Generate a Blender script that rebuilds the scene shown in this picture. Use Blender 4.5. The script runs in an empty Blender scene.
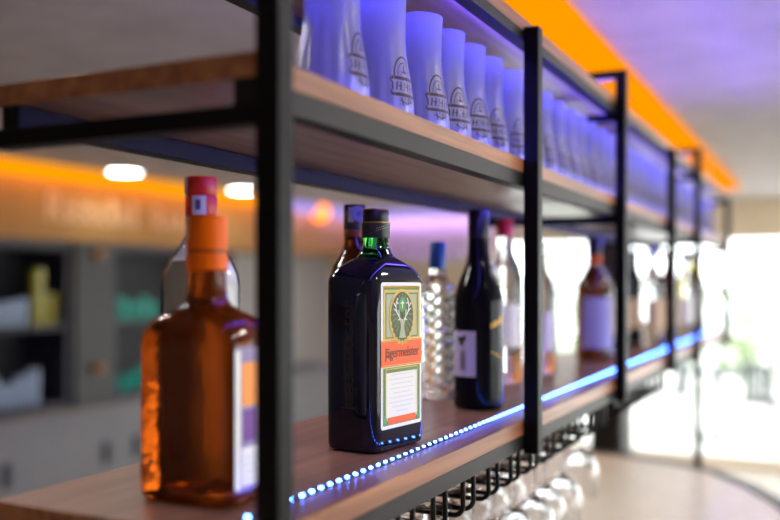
import bpy, bmesh, math, random
from mathutils import Vector, Matrix
random.seed(7)
C = bpy.context.scene.collection
PI = math.pi
EYE = 1.63                      # camera height above the floor
def Z(z): return EYE + z

# ------------------------------------------------------------------ materials
def lin(h):
    h = h.lstrip('#'); out = []
    for i in (0, 2, 4):
        c = int(h[i:i+2], 16) / 255
        out.append(c / 12.92 if c <= .04045 else ((c + .055) / 1.055) ** 2.4)
    return (*out, 1)
def mat(name, hexc, rough=.5, metal=0, trans=0, ior=1.45, emit=None, es=0, spec=None, noise=0, nscale=30, bump=0, bscale=200, coat=0):
    m = bpy.data.materials.new(name); m.use_nodes = True
    nt = m.node_tree; b = nt.nodes['Principled BSDF']
    c = lin(hexc) if isinstance(hexc, str) else (*hexc, 1)
    b.inputs['Base Color'].default_value = c
    b.inputs['Roughness'].default_value = rough
    b.inputs['Metallic'].default_value = metal
    b.inputs['Transmission Weight'].default_value = trans
    b.inputs['IOR'].default_value = ior
    b.inputs['Coat Weight'].default_value = coat
    if spec is not None: b.inputs['Specular IOR Level'].default_value = spec
    if emit is not None:
        b.inputs['Emission Color'].default_value = (*emit, 1); b.inputs['Emission Strength'].default_value = es
    if noise or bump:
        tc = nt.nodes.new('ShaderNodeTexCoord')
    if noise:
        n = nt.nodes.new('ShaderNodeTexNoise'); n.inputs['Scale'].default_value = nscale; n.inputs['Detail'].default_value = 5
        nt.links.new(tc.outputs['Object'], n.inputs['Vector'])
        r = nt.nodes.new('ShaderNodeValToRGB')
        r.color_ramp.elements[0].position = .3; r.color_ramp.elements[1].position = .7
        r.color_ramp.elements[0].color = tuple(max(0, v * (1 - noise)) for v in c[:3]) + (1,)
        r.color_ramp.elements[1].color = tuple(min(1, v * (1 + noise)) for v in c[:3]) + (1,)
        nt.links.new(n.outputs['Fac'], r.inputs['Fac']); nt.links.new(r.outputs['Color'], b.inputs['Base Color'])
    if bump:
        n2 = nt.nodes.new('ShaderNodeTexNoise'); n2.inputs['Scale'].default_value = bscale; n2.inputs['Detail'].default_value = 3
        nt.links.new(tc.outputs['Object'], n2.inputs['Vector'])
        bp = nt.nodes.new('ShaderNodeBump'); bp.inputs['Strength'].default_value = bump; bp.inputs['Distance'].default_value = .01
        nt.links.new(n2.outputs['Fac'], bp.inputs['Height']); nt.links.new(bp.outputs['Normal'], b.inputs['Normal'])
    return m
def emission(name, col, s):
    m = bpy.data.materials.new(name); m.use_nodes = True
    nt = m.node_tree; nt.nodes.remove(nt.nodes['Principled BSDF'])
    e = nt.nodes.new('ShaderNodeEmission'); e.inputs['Color'].default_value = (*col, 1); e.inputs['Strength'].default_value = s
    nt.links.new(e.outputs[0], nt.nodes['Material Output'].inputs[0])
    return m
def wood(name, dark, light, rough=.42, sx=60, sy=3, sz=60):
    m = mat(name, dark, rough); nt = m.node_tree; b = nt.nodes['Principled BSDF']
    tc = nt.nodes.new('ShaderNodeTexCoord'); mp = nt.nodes.new('ShaderNodeMapping'); mp.inputs['Scale'].default_value = (sx, sy, sz)
    n = nt.nodes.new('ShaderNodeTexNoise'); n.inputs['Scale'].default_value = 1; n.inputs['Detail'].default_value = 8; n.inputs['Distortion'].default_value = .6
    r = nt.nodes.new('ShaderNodeValToRGB')
    r.color_ramp.elements[0].position = .32; r.color_ramp.elements[1].position = .68
    r.color_ramp.elements[0].color = lin(dark); r.color_ramp.elements[1].color = lin(light)
    nt.links.new(tc.outputs['Object'], mp.inputs[0]); nt.links.new(mp.outputs[0], n.inputs['Vector'])
    nt.links.new(n.outputs['Fac'], r.inputs['Fac']); nt.links.new(r.outputs['Color'], b.inputs['Base Color'])
    bp = nt.nodes.new('ShaderNodeBump'); bp.inputs['Strength'].default_value = .12; bp.inputs['Distance'].default_value = .002
    nt.links.new(n.outputs['Fac'], bp.inputs['Height']); nt.links.new(bp.outputs['Normal'], b.inputs['Normal'])
    return m
def frosted_glass(name):
    # satin-etched upper part, clear ribbed foot; the etching follows the height on the glass
    m = bpy.data.materials.new(name); m.use_nodes = True
    nt = m.node_tree; b = nt.nodes['Principled BSDF']; out = nt.nodes['Material Output']
    tl = nt.nodes.new('ShaderNodeBsdfTranslucent'); tl.inputs[0].default_value = (.36, .36, .41, 1)
    df = nt.nodes.new('ShaderNodeBsdfDiffuse'); df.inputs[0].default_value = (.36, .36, .41, 1)
    tr = nt.nodes.new('ShaderNodeBsdfTransparent')
    mx = nt.nodes.new('ShaderNodeMixShader'); mx.inputs[0].default_value = .5
    nt.links.new(tl.outputs[0], mx.inputs[1]); nt.links.new(df.outputs[0], mx.inputs[2])
    mt = nt.nodes.new('ShaderNodeMixShader'); mt.inputs[0].default_value = .5
    nt.links.new(mx.outputs[0], mt.inputs[1]); nt.links.new(tr.outputs[0], mt.inputs[2])
    tc = nt.nodes.new('ShaderNodeTexCoord'); sp = nt.nodes.new('ShaderNodeSeparateXYZ')
    rg = nt.nodes.new('ShaderNodeMapRange'); rg.inputs['From Min'].default_value = .015; rg.inputs['From Max'].default_value = .115
    rg.inputs['To Min'].default_value = .3; rg.inputs['To Max'].default_value = .95
    nt.links.new(tc.outputs['Object'], sp.inputs[0]); nt.links.new(sp.outputs['Z'], rg.inputs['Value'])
    fin = nt.nodes.new('ShaderNodeMixShader')
    nt.nodes.remove(b)
    gl = nt.nodes.new('ShaderNodeBsdfGlossy'); gl.inputs['Roughness'].default_value = .3
    t2 = nt.nodes.new('ShaderNodeBsdfTransparent'); t2.inputs[0].default_value = (.95, .95, .98, 1)
    fr = nt.nodes.new('ShaderNodeFresnel'); fr.inputs[0].default_value = 1.5
    cl = nt.nodes.new('ShaderNodeMixShader')
    m3 = nt.nodes.new('ShaderNodeMixShader'); m3.inputs[0].default_value = .5
    nt.links.new(t2.outputs[0], m3.inputs[1]); nt.links.new(mx.outputs[0], m3.inputs[2])
    nt.links.new(fr.outputs[0], cl.inputs[0]); nt.links.new(m3.outputs[0], cl.inputs[1]); nt.links.new(gl.outputs[0], cl.inputs[2])
    nt.links.new(rg.outputs[0], fin.inputs[0]); nt.links.new(cl.outputs[0], fin.inputs[1]); nt.links.new(mt.outputs[0], fin.inputs[2])
    nt.links.new(fin.outputs[0], out.inputs[0])
    return m
def clear_shell(name):
    m = bpy.data.materials.new(name); m.use_nodes = True
    nt = m.node_tree; nt.nodes.remove(nt.nodes['Principled BSDF'])
    t = nt.nodes.new('ShaderNodeBsdfTransparent'); t.inputs[0].default_value = (.93, .94, .96, 1)
    g = nt.nodes.new('ShaderNodeBsdfGlossy'); g.inputs['Roughness'].default_value = .06
    f = nt.nodes.new('ShaderNodeFresnel'); f.inputs[0].default_value = 1.5
    x = nt.nodes.new('ShaderNodeMixShader')
    nt.links.new(f.outputs[0], x.inputs[0]); nt.links.new(t.outputs[0], x.inputs[1]); nt.links.new(g.outputs[0], x.inputs[2])
    nt.links.new(x.outputs[0], nt.nodes['Material Output'].inputs[0])
    return m
def pane_glass(name):
    m = bpy.data.materials.new(name); m.use_nodes = True
    nt = m.node_tree; nt.nodes.remove(nt.nodes['Principled BSDF'])
    t = nt.nodes.new('ShaderNodeBsdfTransparent'); t.inputs[0].default_value = (.96, .98, .98, 1)
    g = nt.nodes.new('ShaderNodeBsdfGlossy'); g.inputs['Roughness'].default_value = .02
    x = nt.nodes.new('ShaderNodeMixShader'); x.inputs[0].default_value = .05
    nt.links.new(t.outputs[0], x.inputs[1]); nt.links.new(g.outputs[0], x.inputs[2])
    nt.links.new(x.outputs[0], nt.nodes['Material Output'].inputs[0])
    return m

M = {}
M['post'] = mat('black_steel', '#070609', .45, 0, spec=.15)
M['rail'] = mat('grey_steel', '#0e0c0d', .45, .0, spec=.25)
M['wood'] = wood('oak_board', '#63463a', '#92695a', .28)
M['wood_top'] = wood('oak_board_top', '#6d4a38', '#a5775b')
M['band'] = wood('oak_edge_band', '#74452b', '#a86d47', .35)
M['rod'] = mat('black_wire', '#101013', .3, .4)
M['tape'] = mat('led_tape', '#20222c', .5)
M['led'] = emission('led_diode_glow', (.045, .15, 1), 85)
M['led_soft'] = emission('blue_led_glow', (.075, .06, 1), 185)
M['led_top'] = emission('violet_led_glow', (.30, .18, 1), 85)
M['led_shelf'] = emission('blue_shelf_led_glow', (.075, .06, 1), 50)
M['led_under'] = emission('violet_under_glow', (.12, .09, 1), 36)
M['led_violet'] = emission('lavender_led_glow', (.42, .26, 1), 40)
M['orange'] = emission('orange_led_panel', (1, .30, .0), 1.15)
M['orange_lip'] = emission('orange_glow_lip', (1, .34, .0), 1.15)
M['lav_lip'] = emission('lavender_glow_lip', (.50, .38, .95), 1.0)
M['orange_strip'] = emission('orange_led_strip', (1, .34, .0), 18)
M['orange_dot'] = emission('orange_lamp_glow', (1, .24, .0), 3.5)
M['down'] = emission('downlight_glow', (.88, 1, .95), 22)
M['down_added'] = emission('added_downlight_glow', (1, .94, .88), 90)  # for the added out-of-view downlights only
M['bulb'] = emission('bulb_glow', (1, .88, .55), 7)
M['ceil'] = mat('plaster_ceiling', '#c8c5c8', .9, noise=.10, nscale=6, bump=.5, bscale=26)
M['wall'] = mat('cream_plaster', '#ecdcc0', .9, bump=.15, bscale=60)
M['wall_grey'] = mat('grey_plaster', '#aaa6a2', .9, bump=.15, bscale=60)
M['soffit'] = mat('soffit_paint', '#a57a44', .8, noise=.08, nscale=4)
M['floor'] = wood('floor_boards', '#8a7c6e', '#a89a8a', .4, 2, 14, 2)
M['frame_dark'] = mat('dark_cabinet_paint', '#25262f', .5)
M['interior'] = mat('cabinet_interior', '#09090d', .6)
M['pilaster'] = mat('pilaster_paint', '#383836', .55)
M['counter_back'] = mat('pale_front', '#757475', .6, noise=.06, nscale=5)
M['bar_top'] = mat('stone_worktop', '#e2d6c4', .35, noise=.08, nscale=25)
M['bar_edge'] = mat('dark_edge', '#2a2624', .35)
M['bar_front'] = wood('bar_front_wood', '#4a382d', '#6a5242')
M['white'] = mat('white_frame', '#e8e8e6', .5)
M['pane'] = pane_glass('window_glass')
M['glass'] = mat('clear_glass', (.97, .98, .99), .015, 0, 1, 1.45)
M['glass_thin'] = mat('stemware_glass', (.97, .98, .99), .01, 0, 1, 1.42)
M['glass_full'] = mat('clear_spirit_glass', (.93, .94, .97), .03, 0, 1, 1.36)
M['glass_clear'] = clear_shell('clear_bottle_glass')
M['glass_blue'] = mat('bluish_glass', '#c3d8ee', .1, 0, .35, 1.4)
M['glass_teal_lit'] = mat('teal_lit_glass', '#3fd9c0', .15, 0, .55, 1.4)  # the teal-lit look is put into the glass colour
M['glass_yellow'] = mat('yellow_glass', '#d8cf3c', .15, 0, .5, 1.4)
M['cloudy'] = mat('cloudy_liquid', '#f4f0f0', .35, 0, .1, 1.34)
M['amber'] = mat('amber_glass', (.44, .070, .003), .1, 0, .86, 1.38, bump=.3, bscale=32)
M['amber_dark'] = mat('amber_dark_glass', (.10, .022, .004), .05, 0, .7, 1.4)
M['green'] = mat('green_glass', (.06, .62, .10), .03, 0, 1, 1.4)
M['darkbody'] = mat('dark_green_glass', (.004, .005, .014), .06, 0, 0, 1.5, spec=.4, coat=.2)
M['black_glass'] = mat('black_glass', (.005, .005, .008), .12, 0, 0, 1.45, spec=.18)
M['black_cap'] = mat('black_cap', '#17161a', .35)
M['cap_gold'] = mat('gold_line', '#a5853f', .35, .6)
M['cap_text'] = mat('cap_print', '#8a8880', .5)
M['orange_cap'] = mat('orange_cap', '#e06000', .4, spec=.2)
M['orange_cap_dark'] = mat('dark_orange_ring', '#7a2f08', .4)
M['ochre'] = mat('ochre_brass', '#9a6418', .4, .3)
M['red'] = mat('red_cap', '#c81f16', .35)
M['blue_cap'] = mat('blue_cap', '#1d4c86', .3, .2)
M['stamp'] = mat('tax_stamp', '#c9cce0', .6)
M['stamp_purple'] = mat('violet_stamp', '#6d63a8', .6)
M['stamp_ink'] = mat('stamp_ink', '#4b4a86', .6)
M['paper'] = mat('white_label_paper', '#e9e8e4', .55)
M['paper_lilac'] = mat('lilac_label_paper', '#cfc4e2', .55)
M['paper_led_tint'] = mat('led_tinted_paper', '#8680c4', .5)  # violet-blue LED light put into the whisky label's paper colour
M['paper_dusk'] = mat('dusky_lilac_paper', '#8d7da6', .5)
M['label_green'] = mat('label_green', '#5f7d35', .5)
M['label_leaf'] = mat('label_bright_green', '#4f9a4a', .5)
M['label_olive'] = mat('label_olive', '#424b2a', .5)
M['label_sage'] = mat('label_sage', '#a9ae8f', .5)
M['label_yellow'] = mat('label_gold', '#d2b23c', .5)
M['label_orange'] = mat('label_orange', '#ee5a12', .5)
M['label_text'] = mat('label_dark_print', '#4a2f18', .5)
M['label_grey'] = mat('label_grey_print', '#d2d4d9', .5)
M['label_purple'] = mat('label_purple', '#6b2f8a', .5)
M['label_warm'] = mat('label_warm_orange', '#f0953a', .5)
M['ink'] = mat('black_print', '#1c1a22', .5)
M['frost'] = frosted_glass('frosted_beer_glass')
M['brown_print'] = mat('brown_print', '#300a06', .5)
M['sign'] = mat('pale_lettering', '#dcae82', .5)
M['hedge'] = mat('hedge_leaves', '#7d8f62', .8, noise=.4, nscale=8)
M['chair'] = mat('terrace_grey', '#3f4549', .6)
M['ground'] = mat('terrace_paving', '#d2d0ca', .8, noise=.08, nscale=3)
M['dark_tall'] = mat('tall_cabinet_black', '#17140f', .5)
M['metal'] = mat('brushed_metal', '#9a9a9a', .3, 1)
M['yellow_liq'] = mat('yellow_liqueur', (.75, .62, .06), .05, 0, .75, 1.38)
M['tan'] = mat('tan_label', '#c9ad8a', .6)
M['gold_print'] = mat('gold_print', '#a97f3c', .4, .5)

# ------------------------------------------------------------------ mesh helpers
def build(name, bm, m, parent=None, smooth=False, loc=None, rotz=0):
    me = bpy.data.meshes.new(name); bm.normal_update(); bm.to_mesh(me); bm.free()
    for mm in (m if isinstance(m, (list, tuple)) else [m]): me.materials.append(mm)
    if smooth:
        for p in me.polygons: p.use_smooth = True
        try: me.set_sharp_from_angle(angle=math.radians(38))
        except Exception: pass
    o = bpy.data.objects.new(name, me); C.objects.link(o)
    if parent: o.parent = parent
    if loc: o.location = loc
    o.rotation_euler.z = rotz
    return o
def B(): return bmesh.new()
def box(bm, x0, x1, y0, y1, z0, z1, bev=0):
    v = [bm.verts.new((x, y, z)) for x in (x0, x1) for y in (y0, y1) for z in (z0, z1)]
    fs = [bm.faces.new([v[i] for i in q]) for q in ((0,1,3,2),(4,6,7,5),(0,4,5,1),(2,3,7,6),(0,2,6,4),(1,5,7,3))]
    if bev:
        es = list({e for f in fs for e in f.edges})
        bmesh.ops.bevel(bm, geom=es, offset=bev, segments=2, affect='EDGES', profile=.5)
    return bm
def lathe(bm, prof, seg=32, c=(0, 0), cap0=True, cap1=True, ripple=None):
    rings = []
    for (r, z) in prof:
        if r < 1e-6: rings.append([bm.verts.new((c[0], c[1], z))]); continue
        ring = []
        for i in range(seg):
            rr = r + (ripple(i, z) if ripple else 0)
            a = 2 * PI * i / seg
            ring.append(bm.verts.new((c[0] + rr * math.cos(a), c[1] + rr * math.sin(a), z)))
        rings.append(ring)
    for a, b in zip(rings, rings[1:]):
        if len(a) == 1 and len(b) == 1: continue
        for i in range(seg):
            j = (i + 1) % seg
            if len(a) == 1: bm.faces.new((a[0], b[j], b[i]))
            elif len(b) == 1: bm.faces.new((a[i], a[j], b[0]))
            else: bm.faces.new((a[i], a[j], b[j], b[i]))
    if cap0 and len(rings[0]) > 1: bm.faces.new(list(reversed(rings[0])))
    if cap1 and len(rings[-1]) > 1: bm.faces.new(rings[-1])
    bmesh.ops.recalc_face_normals(bm, faces=bm.faces[:])
    return bm
def rrect(hx, hy, r, k=7):
    r = min(r, hx, hy); pts = []
    for (sx, sy, a0) in ((1, 1, 0), (-1, 1, PI/2), (-1, -1, PI), (1, -1, 1.5*PI)):
        for i in range(k):
            a = a0 + PI/2 * i / (k - 1)
            pts.append((sx * (hx - r) + r * math.cos(a), sy * (hy - r) + r * math.sin(a)))
    return pts
def loft(bm, secs, k=7):
    rings = [[bm.verts.new((x, y, z)) for (x, y) in rrect(hx, hy, r, k)] for (z, hx, hy, r) in secs]
    n = len(rings[0])
    for a, b in zip(rings, rings[1:]):
        for i in range(n):
            j = (i + 1) % n; bm.faces.new((a[i], a[j], b[j], b[i]))
    bm.faces.new(list(reversed(rings[0]))); bm.faces.new(rings[-1])
    bmesh.ops.recalc_face_normals(bm, faces=bm.faces[:])
    return bm
def tube(bm, pts, r, seg=8):
    pts = [Vector(p) for p in pts]; rings = []
    up = Vector((0, 0, 1))
    for i, p in enumerate(pts):
        d = ((pts[min(i+1, len(pts)-1)] - pts[max(i-1, 0)])).normalized()
        a = d.cross(up)
        if a.length < 1e-3: a = d.cross(Vector((0, 1, 0)))
        a.normalize(); b = d.cross(a).normalized()
        rings.append([bm.verts.new(p + r * (math.cos(2*PI*s/seg) * a + math.sin(2*PI*s/seg) * b)) for s in range(seg)])
    # keep rings aligned
    for k in range(1, len(rings)):
        best = min(range(seg), key=lambda s: (rings[k][s].co - rings[k-1][0].co).length)
        rings[k] = rings[k][best:] + rings[k][:best]
        if (rings[k][1].co - rings[k-1][1].co).length > (rings[k][-1].co - rings[k-1][1].co).length:
            rings[k] = [rings[k][0]] + rings[k][1:][::-1]
    for a, b in zip(rings, rings[1:]):
        for i in range(seg):
            j = (i + 1) % seg; bm.faces.new((a[i], a[j], b[j], b[i]))
    bm.faces.new(rings[0]); bm.faces.new(rings[-1])
    bmesh.ops.recalc_face_normals(bm, faces=bm.faces[:])
    return bm
def prism(bm, pts, z0, z1):
    a = [bm.verts.new((x, y, z0)) for x, y in pts]; b = [bm.verts.new((x, y, z1)) for x, y in pts]
    bm.faces.new(list(reversed(a))); bm.faces.new(b); n = len(pts)
    for i in range(n):
        j = (i + 1) % n; bm.faces.new((a[i], a[j], b[j], b[i]))
    bmesh.ops.recalc_face_normals(bm, faces=bm.faces[:])
    return bm
# flat print on a +X face: 2-D (u to the right, v up) -> (x, u, v)
def decal(bm, pts, x0, t=.0003):
    a = [bm.verts.new((x0, u, v)) for u, v in pts]; b = [bm.verts.new((x0 + t, u, v)) for u, v in pts]
    bm.faces.new(a); bm.faces.new(b); n = len(pts)
    for i in range(n):
        j = (i + 1) % n; bm.faces.new((a[i], a[j], b[j], b[i]))
    bmesh.ops.recalc_face_normals(bm, faces=bm.faces[:])
    return bm
def rect2(u0, u1, v0, v1): return [(u0, v0), (u1, v0), (u1, v1), (u0, v1)]
def ell2(cu, cv, ru, rv, n=32): return [(cu + ru*math.cos(2*PI*i/n), cv + rv*math.sin(2*PI*i/n)) for i in range(n)]
def stroke2(pts, w):
    quads = []
    for (x0, y0), (x1, y1) in zip(pts, pts[1:]):
        L = math.hypot(x1-x0, y1-y0) or 1e-9; nx, ny = -(y1-y0)/L*w/2, (x1-x0)/L*w/2
        quads.append([(x0+nx, y0+ny), (x0-nx, y0-ny), (x1-nx, y1-ny), (x1+nx, y1+ny)])
    return quads
def text_bm(body, size, depth, fit=None, shear=0):
    cu = bpy.data.curves.new('lettering', 'FONT'); cu.body = body; cu.size = size; cu.align_x = 'CENTER'; cu.align_y = 'CENTER'
    cu.extrude = depth; cu.resolution_u = 3; cu.shear = shear
    o = bpy.data.objects.new('lettering', cu); C.objects.link(o)
    bpy.context.view_layer.update()
    me = bpy.data.meshes.new_from_object(o.evaluated_get(bpy.context.evaluated_depsgraph_get()))
    bpy.data.objects.remove(o); bpy.data.curves.remove(cu)
    bm = bmesh.new(); bm.from_mesh(me); bpy.data.meshes.remove(me)
    if fit:
        xs = [v.co.x for v in bm.verts]; w = max(xs) - min(xs); c0 = (max(xs) + min(xs)) / 2
        for v in bm.verts: v.co.x = (v.co.x - c0) * fit / w
    return bm
def text_on_x(body, size, x0, cu_, cv, fit=None, depth=.0002, rot=0):
    bm = text_bm(body, size, depth, fit)
    ca, sa = math.cos(rot), math.sin(rot)
    for v in bm.verts:
        x, y, z = v.co
        v.co = (x0 + z, cu_ + ca*x - sa*y, cv + sa*x + ca*y)
    return bm
# curved print wrapped on a turned surface: angle a (0 = +X), height v
def wrap(bm, r, a0, a1, z0, z1, t=.0005, n=14, rf=None):
    g = []
    for i in range(n + 1):
        a = a0 + (a1 - a0) * i / n; row = []
        for z in (z0, z1):
            for rr in ((rf(z) if rf else r), (rf(z) if rf else r) + t):
                row.append(bm.verts.new((rr * math.cos(a), rr * math.sin(a), z)))
        g.append(row)
    for p, q in zip(g, g[1:]):
        bm.faces.new((p[1], q[1], q[3], p[3])); bm.faces.new((p[0], p[2], q[2], q[0]))
        bm.faces.new((p[0], q[0], q[1], p[1])); bm.faces.new((p[2], p[3], q[3], q[2]))
    bm.faces.new((g[0][0], g[0][1], g[0][3], g[0][2])); bm.faces.new((g[-1][0], g[-1][2], g[-1][3], g[-1][1]))
    bmesh.ops.recalc_face_normals(bm, faces=bm.faces[:])
    return bm

def tag(o, label, cat, group=None, kind=None):
    o['label'] = label; o['category'] = cat
    if group: o['group'] = group
    if kind: o['kind'] = kind
    return o
def thing(name, label, cat, loc, rotz=0, group=None):
    o = bpy.data.objects.new(name, None); C.objects.link(o); o.empty_display_size = .02
    o.location = loc; o.rotation_euler.z = rotz
    return tag(o, label, cat, group)
def struct(name, bm, m, parent=None):
    o = build(name, bm, m, parent)
    if not parent: o['kind'] = 'structure'
    return o
def kids(o): return [c for c in bpy.data.objects if c.parent == o]
def dup(o, loc, rotz=None, label=None, skip=()):
    r = o.copy(); C.objects.link(r); r.location = loc
    if rotz is not None: r.rotation_euler.z = rotz
    if label: r['label'] = label
    for ch in kids(o):
        if ch.name.split('.')[0] in skip: continue
        c = ch.copy(); C.objects.link(c); c.parent = r
        for g in kids(ch):
            d = g.copy(); C.objects.link(d); d.parent = c
    return r
ORD = ('first second third fourth fifth sixth seventh eighth ninth tenth eleventh twelfth thirteenth fourteenth fifteenth sixteenth seventeenth '
       'eighteenth nineteenth twentieth').split()
ORD += ['twenty-' + w for w in ORD[:9]] + ['thirtieth'] + ['thirty-' + w for w in ORD[:9]] + ['fortieth']

# ------------------------------------------------------------------ the room
CEIL = Z(.75)
XL, XR, YN, YF = -4.9, 3.6, -3.2, 8.5
struct('floor', box(B(), XL, XR, YN, YF, -.1, 0), M['floor'])
struct('ceiling', box(B(), XL, XR + .2, YN - .2, YF + .2, CEIL, CEIL + .12), M['ceil'])
struct('wall_left', box(B(), XL - .15, XL, YN, YF + .2, 0, CEIL), M['wall_grey'])
struct('wall_near', box(B(), XL, XR, YN - .2, YN, 0, CEIL), M['wall'])
# far wall with a run of tall windows
WIN_F = [(-2.95, -1.80), (-1.74, -.30), (-.24, 1.3), (1.36, 3.2)]
wz0, wz1 = .06, Z(.42)
bm = B()
box(bm, XL, WIN_F[0][0], YF, YF + .2, 0, CEIL); box(bm, WIN_F[-1][1], XR, YF, YF + .2, 0, CEIL)
box(bm, WIN_F[0][0], WIN_F[-1][1], YF, YF + .2, wz1, CEIL); box(bm, WIN_F[0][0], WIN_F[-1][1], YF, YF + .2, 0, wz0)
struct('wall_far', bm, M['wall'])
# right wall with windows
WIN_R = [(.5, 2.9), (3.1, 5.5), (5.7, 8.2)]
bm = B(); ys = [YN] + [y for w in WIN_R for y in w] + [YF + .2]
for i in range(0, len(ys), 2): box(bm, XR, XR + .2, ys[i], ys[i+1], 0, CEIL)
for a, b in WIN_R: box(bm, XR, XR + .2, a, b, 2.28, CEIL); box(bm, XR, XR + .2, a, b, 0, .3)
struct('wall_right', bm, M['wall'])
n = 0
def window(x0, x1, y0, y1, z0, z1, axis):
    global n
    n += 1; f = .035
    bm = B()
    if axis == 'y':
        for (a, b, c, d) in ((x0, x0+f, z0, z1), (x1-f, x1, z0, z1), (x0+f, x1-f, z0, z0+f), (x0+f, x1-f, z1-f, z1)): box(bm, a, b, y0, y1, c, d)
    else:
        for (a, b, c, d) in ((y0, y0+f, z0, z1), (y1-f, y1, z0, z1), (y0+f, y1-f, z0, z0+f), (y0+f, y1-f, z1-f, z1)): box(bm, x0, x1, a, b, c, d)
    o = struct('window_%d' % n, bm, M['white'])
    bm = B()
    if axis == 'y': box(bm, x0+f, x1-f, (y0+y1)/2-.004, (y0+y1)/2+.004, z0+f, z1-f)
    else: box(bm, (x0+x1)/2-.004, (x0+x1)/2+.004, y0+f, y1-f, z0+f, z1-f)
    build('pane', bm, M['pane'], o)
for a, b in WIN_F: window(a, b, YF + .05, YF + .13, wz0, wz1, 'y')
for i in range(len(WIN_F) - 1):
    struct('trim_%d' % (i + 1), box(B(), WIN_F[i][1], WIN_F[i+1][0], YF + .03, YF + .15, wz0, wz1), M['white'])
for a, b in WIN_R: window(XR + .05, XR + .13, a, b, .3, 2.28, 'x')
# soffit above the back bar
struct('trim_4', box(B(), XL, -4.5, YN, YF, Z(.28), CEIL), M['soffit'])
# outside
struct('terrace_ground', box(B(), -14, 16, -8, 30, -.16, -.1), M['ground'])
random.seed(3)
def shrub(x, y, r, h, label):
    bm = B()
    for i in range(420):
        a, u = random.uniform(0, 2*PI), random.random()
        zz = h * (.15 + .85 * u); rr = r * math.sin(PI * min(.95, .25 + .7*u)) * random.uniform(.6, 1)
        p = Vector((rr*math.cos(a), rr*math.sin(a), zz)); s = random.uniform(.05, .11)
        d1 = Vector((random.uniform(-1,1), random.uniform(-1,1), random.uniform(-1,1))).normalized() * s
        d2 = d1.cross(Vector((random.uniform(-1,1), random.uniform(-1,1), 1))).normalized() * s * .5
        bm.faces.new([bm.verts.new(q) for q in (p - d1, p + d2, p + d1, p - d2)])
    t = thing('shrub', label, 'shrub', (x, y, -.1), 0, 'shrubs beyond the terrace')
    build('foliage', bm, M['hedge'], t)
    build('trunk', tube(B(), [(0,0,0),(0,0,h*.5),(0.02,0,h*.8)], .035), M['bar_edge'], t)
shrub(-.75, 14.2, .7, 1.5, 'round green shrub seen through the window, right of the others')
shrub(-1.6, 15.5, .7, 1.7, 'taller green shrub outside the window behind the rack end')
shrub(-3.35, 14.2, .9, 1.6, 'yellowish green shrub outside the window behind the dark whisky bottle')
def terrace_chair(x, y, rz, label):
    t = thing('terrace_chair', label, 'chair', (x, y, -.1), rz, 'grey terrace chairs outside')
    build('seat', box(B(), -.22, .22, -.22, .22, .43, .46, .008), M['chair'], t)
    bm = B()
    for k in range(5): box(bm, -.2 + k*.088, -.15 + k*.088, .2, .22, .46, .84)
    box(bm, -.22, .22, .2, .225, .84, .89); build('backrest', bm, M['chair'], t)
    for sx in (-.2, .2):
        for sy in (-.2, .2): build('leg', box(B(), sx-.015, sx+.015, sy-.015, sy+.015, 0, .43), M['chair'], t)
shrub(-4.55, 16.6, .8, 1.9, 'yellowish green shrub outside the window just right of the second post')
shrub(-5.6, 20.5, 1.2, 2.6, 'tall loose green shrub outside, farthest from the glass')
terrace_chair(-.55, 10.4, 2.4, 'grey slatted terrace chair outside, beside the round table')
terrace_chair(-1.75, 10.9, -1.1, 'grey slatted terrace chair outside, facing the round table from the rack side')
t = thing('terrace_table', 'round grey terrace table outside the window between two chairs', 'table', (-1.15, 10.6, -.1))
build('tabletop', lathe(B(), [(.34, .71), (.35, .72), (.35, .735), (.34, .745)], 32), M['chair'], t, True)
build('pedestal', lathe(B(), [(.03, .03), (.03, .71)], 16), M['chair'], t, True)
build('base', lathe(B(), [(.22, 0), (.22, .02), (.05, .035)], 24), M['chair'], t, True)

# ------------------------------------------------------------------ ceiling lights
def panel():
    t = thing('ceiling_light_panel', 'long glowing orange light panel on the ceiling above the rack', 'light', (0, 0, 0))
    x0, x1, y0, y1 = -.98, -.617, .9, 7.4
    build('diffuser', box(B(), x0, x1, y0, y1, CEIL - .038, CEIL - .006, .004), M['orange'], t)
    build('frame', box(B(), x0+.02, x1-.02, y0+.02, y1-.02, CEIL - .006, CEIL), M['white'], t)
panel()
def downlight(x, y, label, m='down'):
    t = thing('downlight', label, 'ceiling light', (x, y, CEIL), 0, 'recessed round downlights')
    build('diffuser', lathe(B(), [(.105, -.006), (.105, -.001)], 32), M[m], t)
    build('trim_ring', lathe(B(), [(.107, 0), (.107, -.008), (.125, -.008), (.13, 0)], 32, cap0=False, cap1=False), M['white'], t, True)
downlight(-4.27, 4.66, 'round white downlight left of the red-capped bottle')
downlight(-4.26, 6.0, 'round white downlight right of the red bottle cap, by the near post')
for (x, y, lab_) in ((1.4, 6.4, 'added unseen downlight over the floor near the far windows'), (.55, 3.3, 'added unseen downlight in front of the far half of the bar'),
        (.55, 2.0, 'added unseen downlight in front of the middle of the bar'), (.55, .7, 'added unseen downlight in front of the near end of the bar'),
        (-1.6, 1.5, 'added unseen downlight over the bartender side beside the second post'), (-1.6, .75, 'added unseen downlight over the bartender side of the near end'),
        (.4, 7.0, 'added unseen downlight close to the far window wall'), (1.7, 7.3, 'added unseen downlight in the far corner by the side windows'), (.45, 5.2, 'added unseen downlight beyond the far end of the bar'),
        ):
    downlight(x, y, lab_, 'down_added')  # out-of-view lamps added to brighten the bar, shelves and far wall
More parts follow.
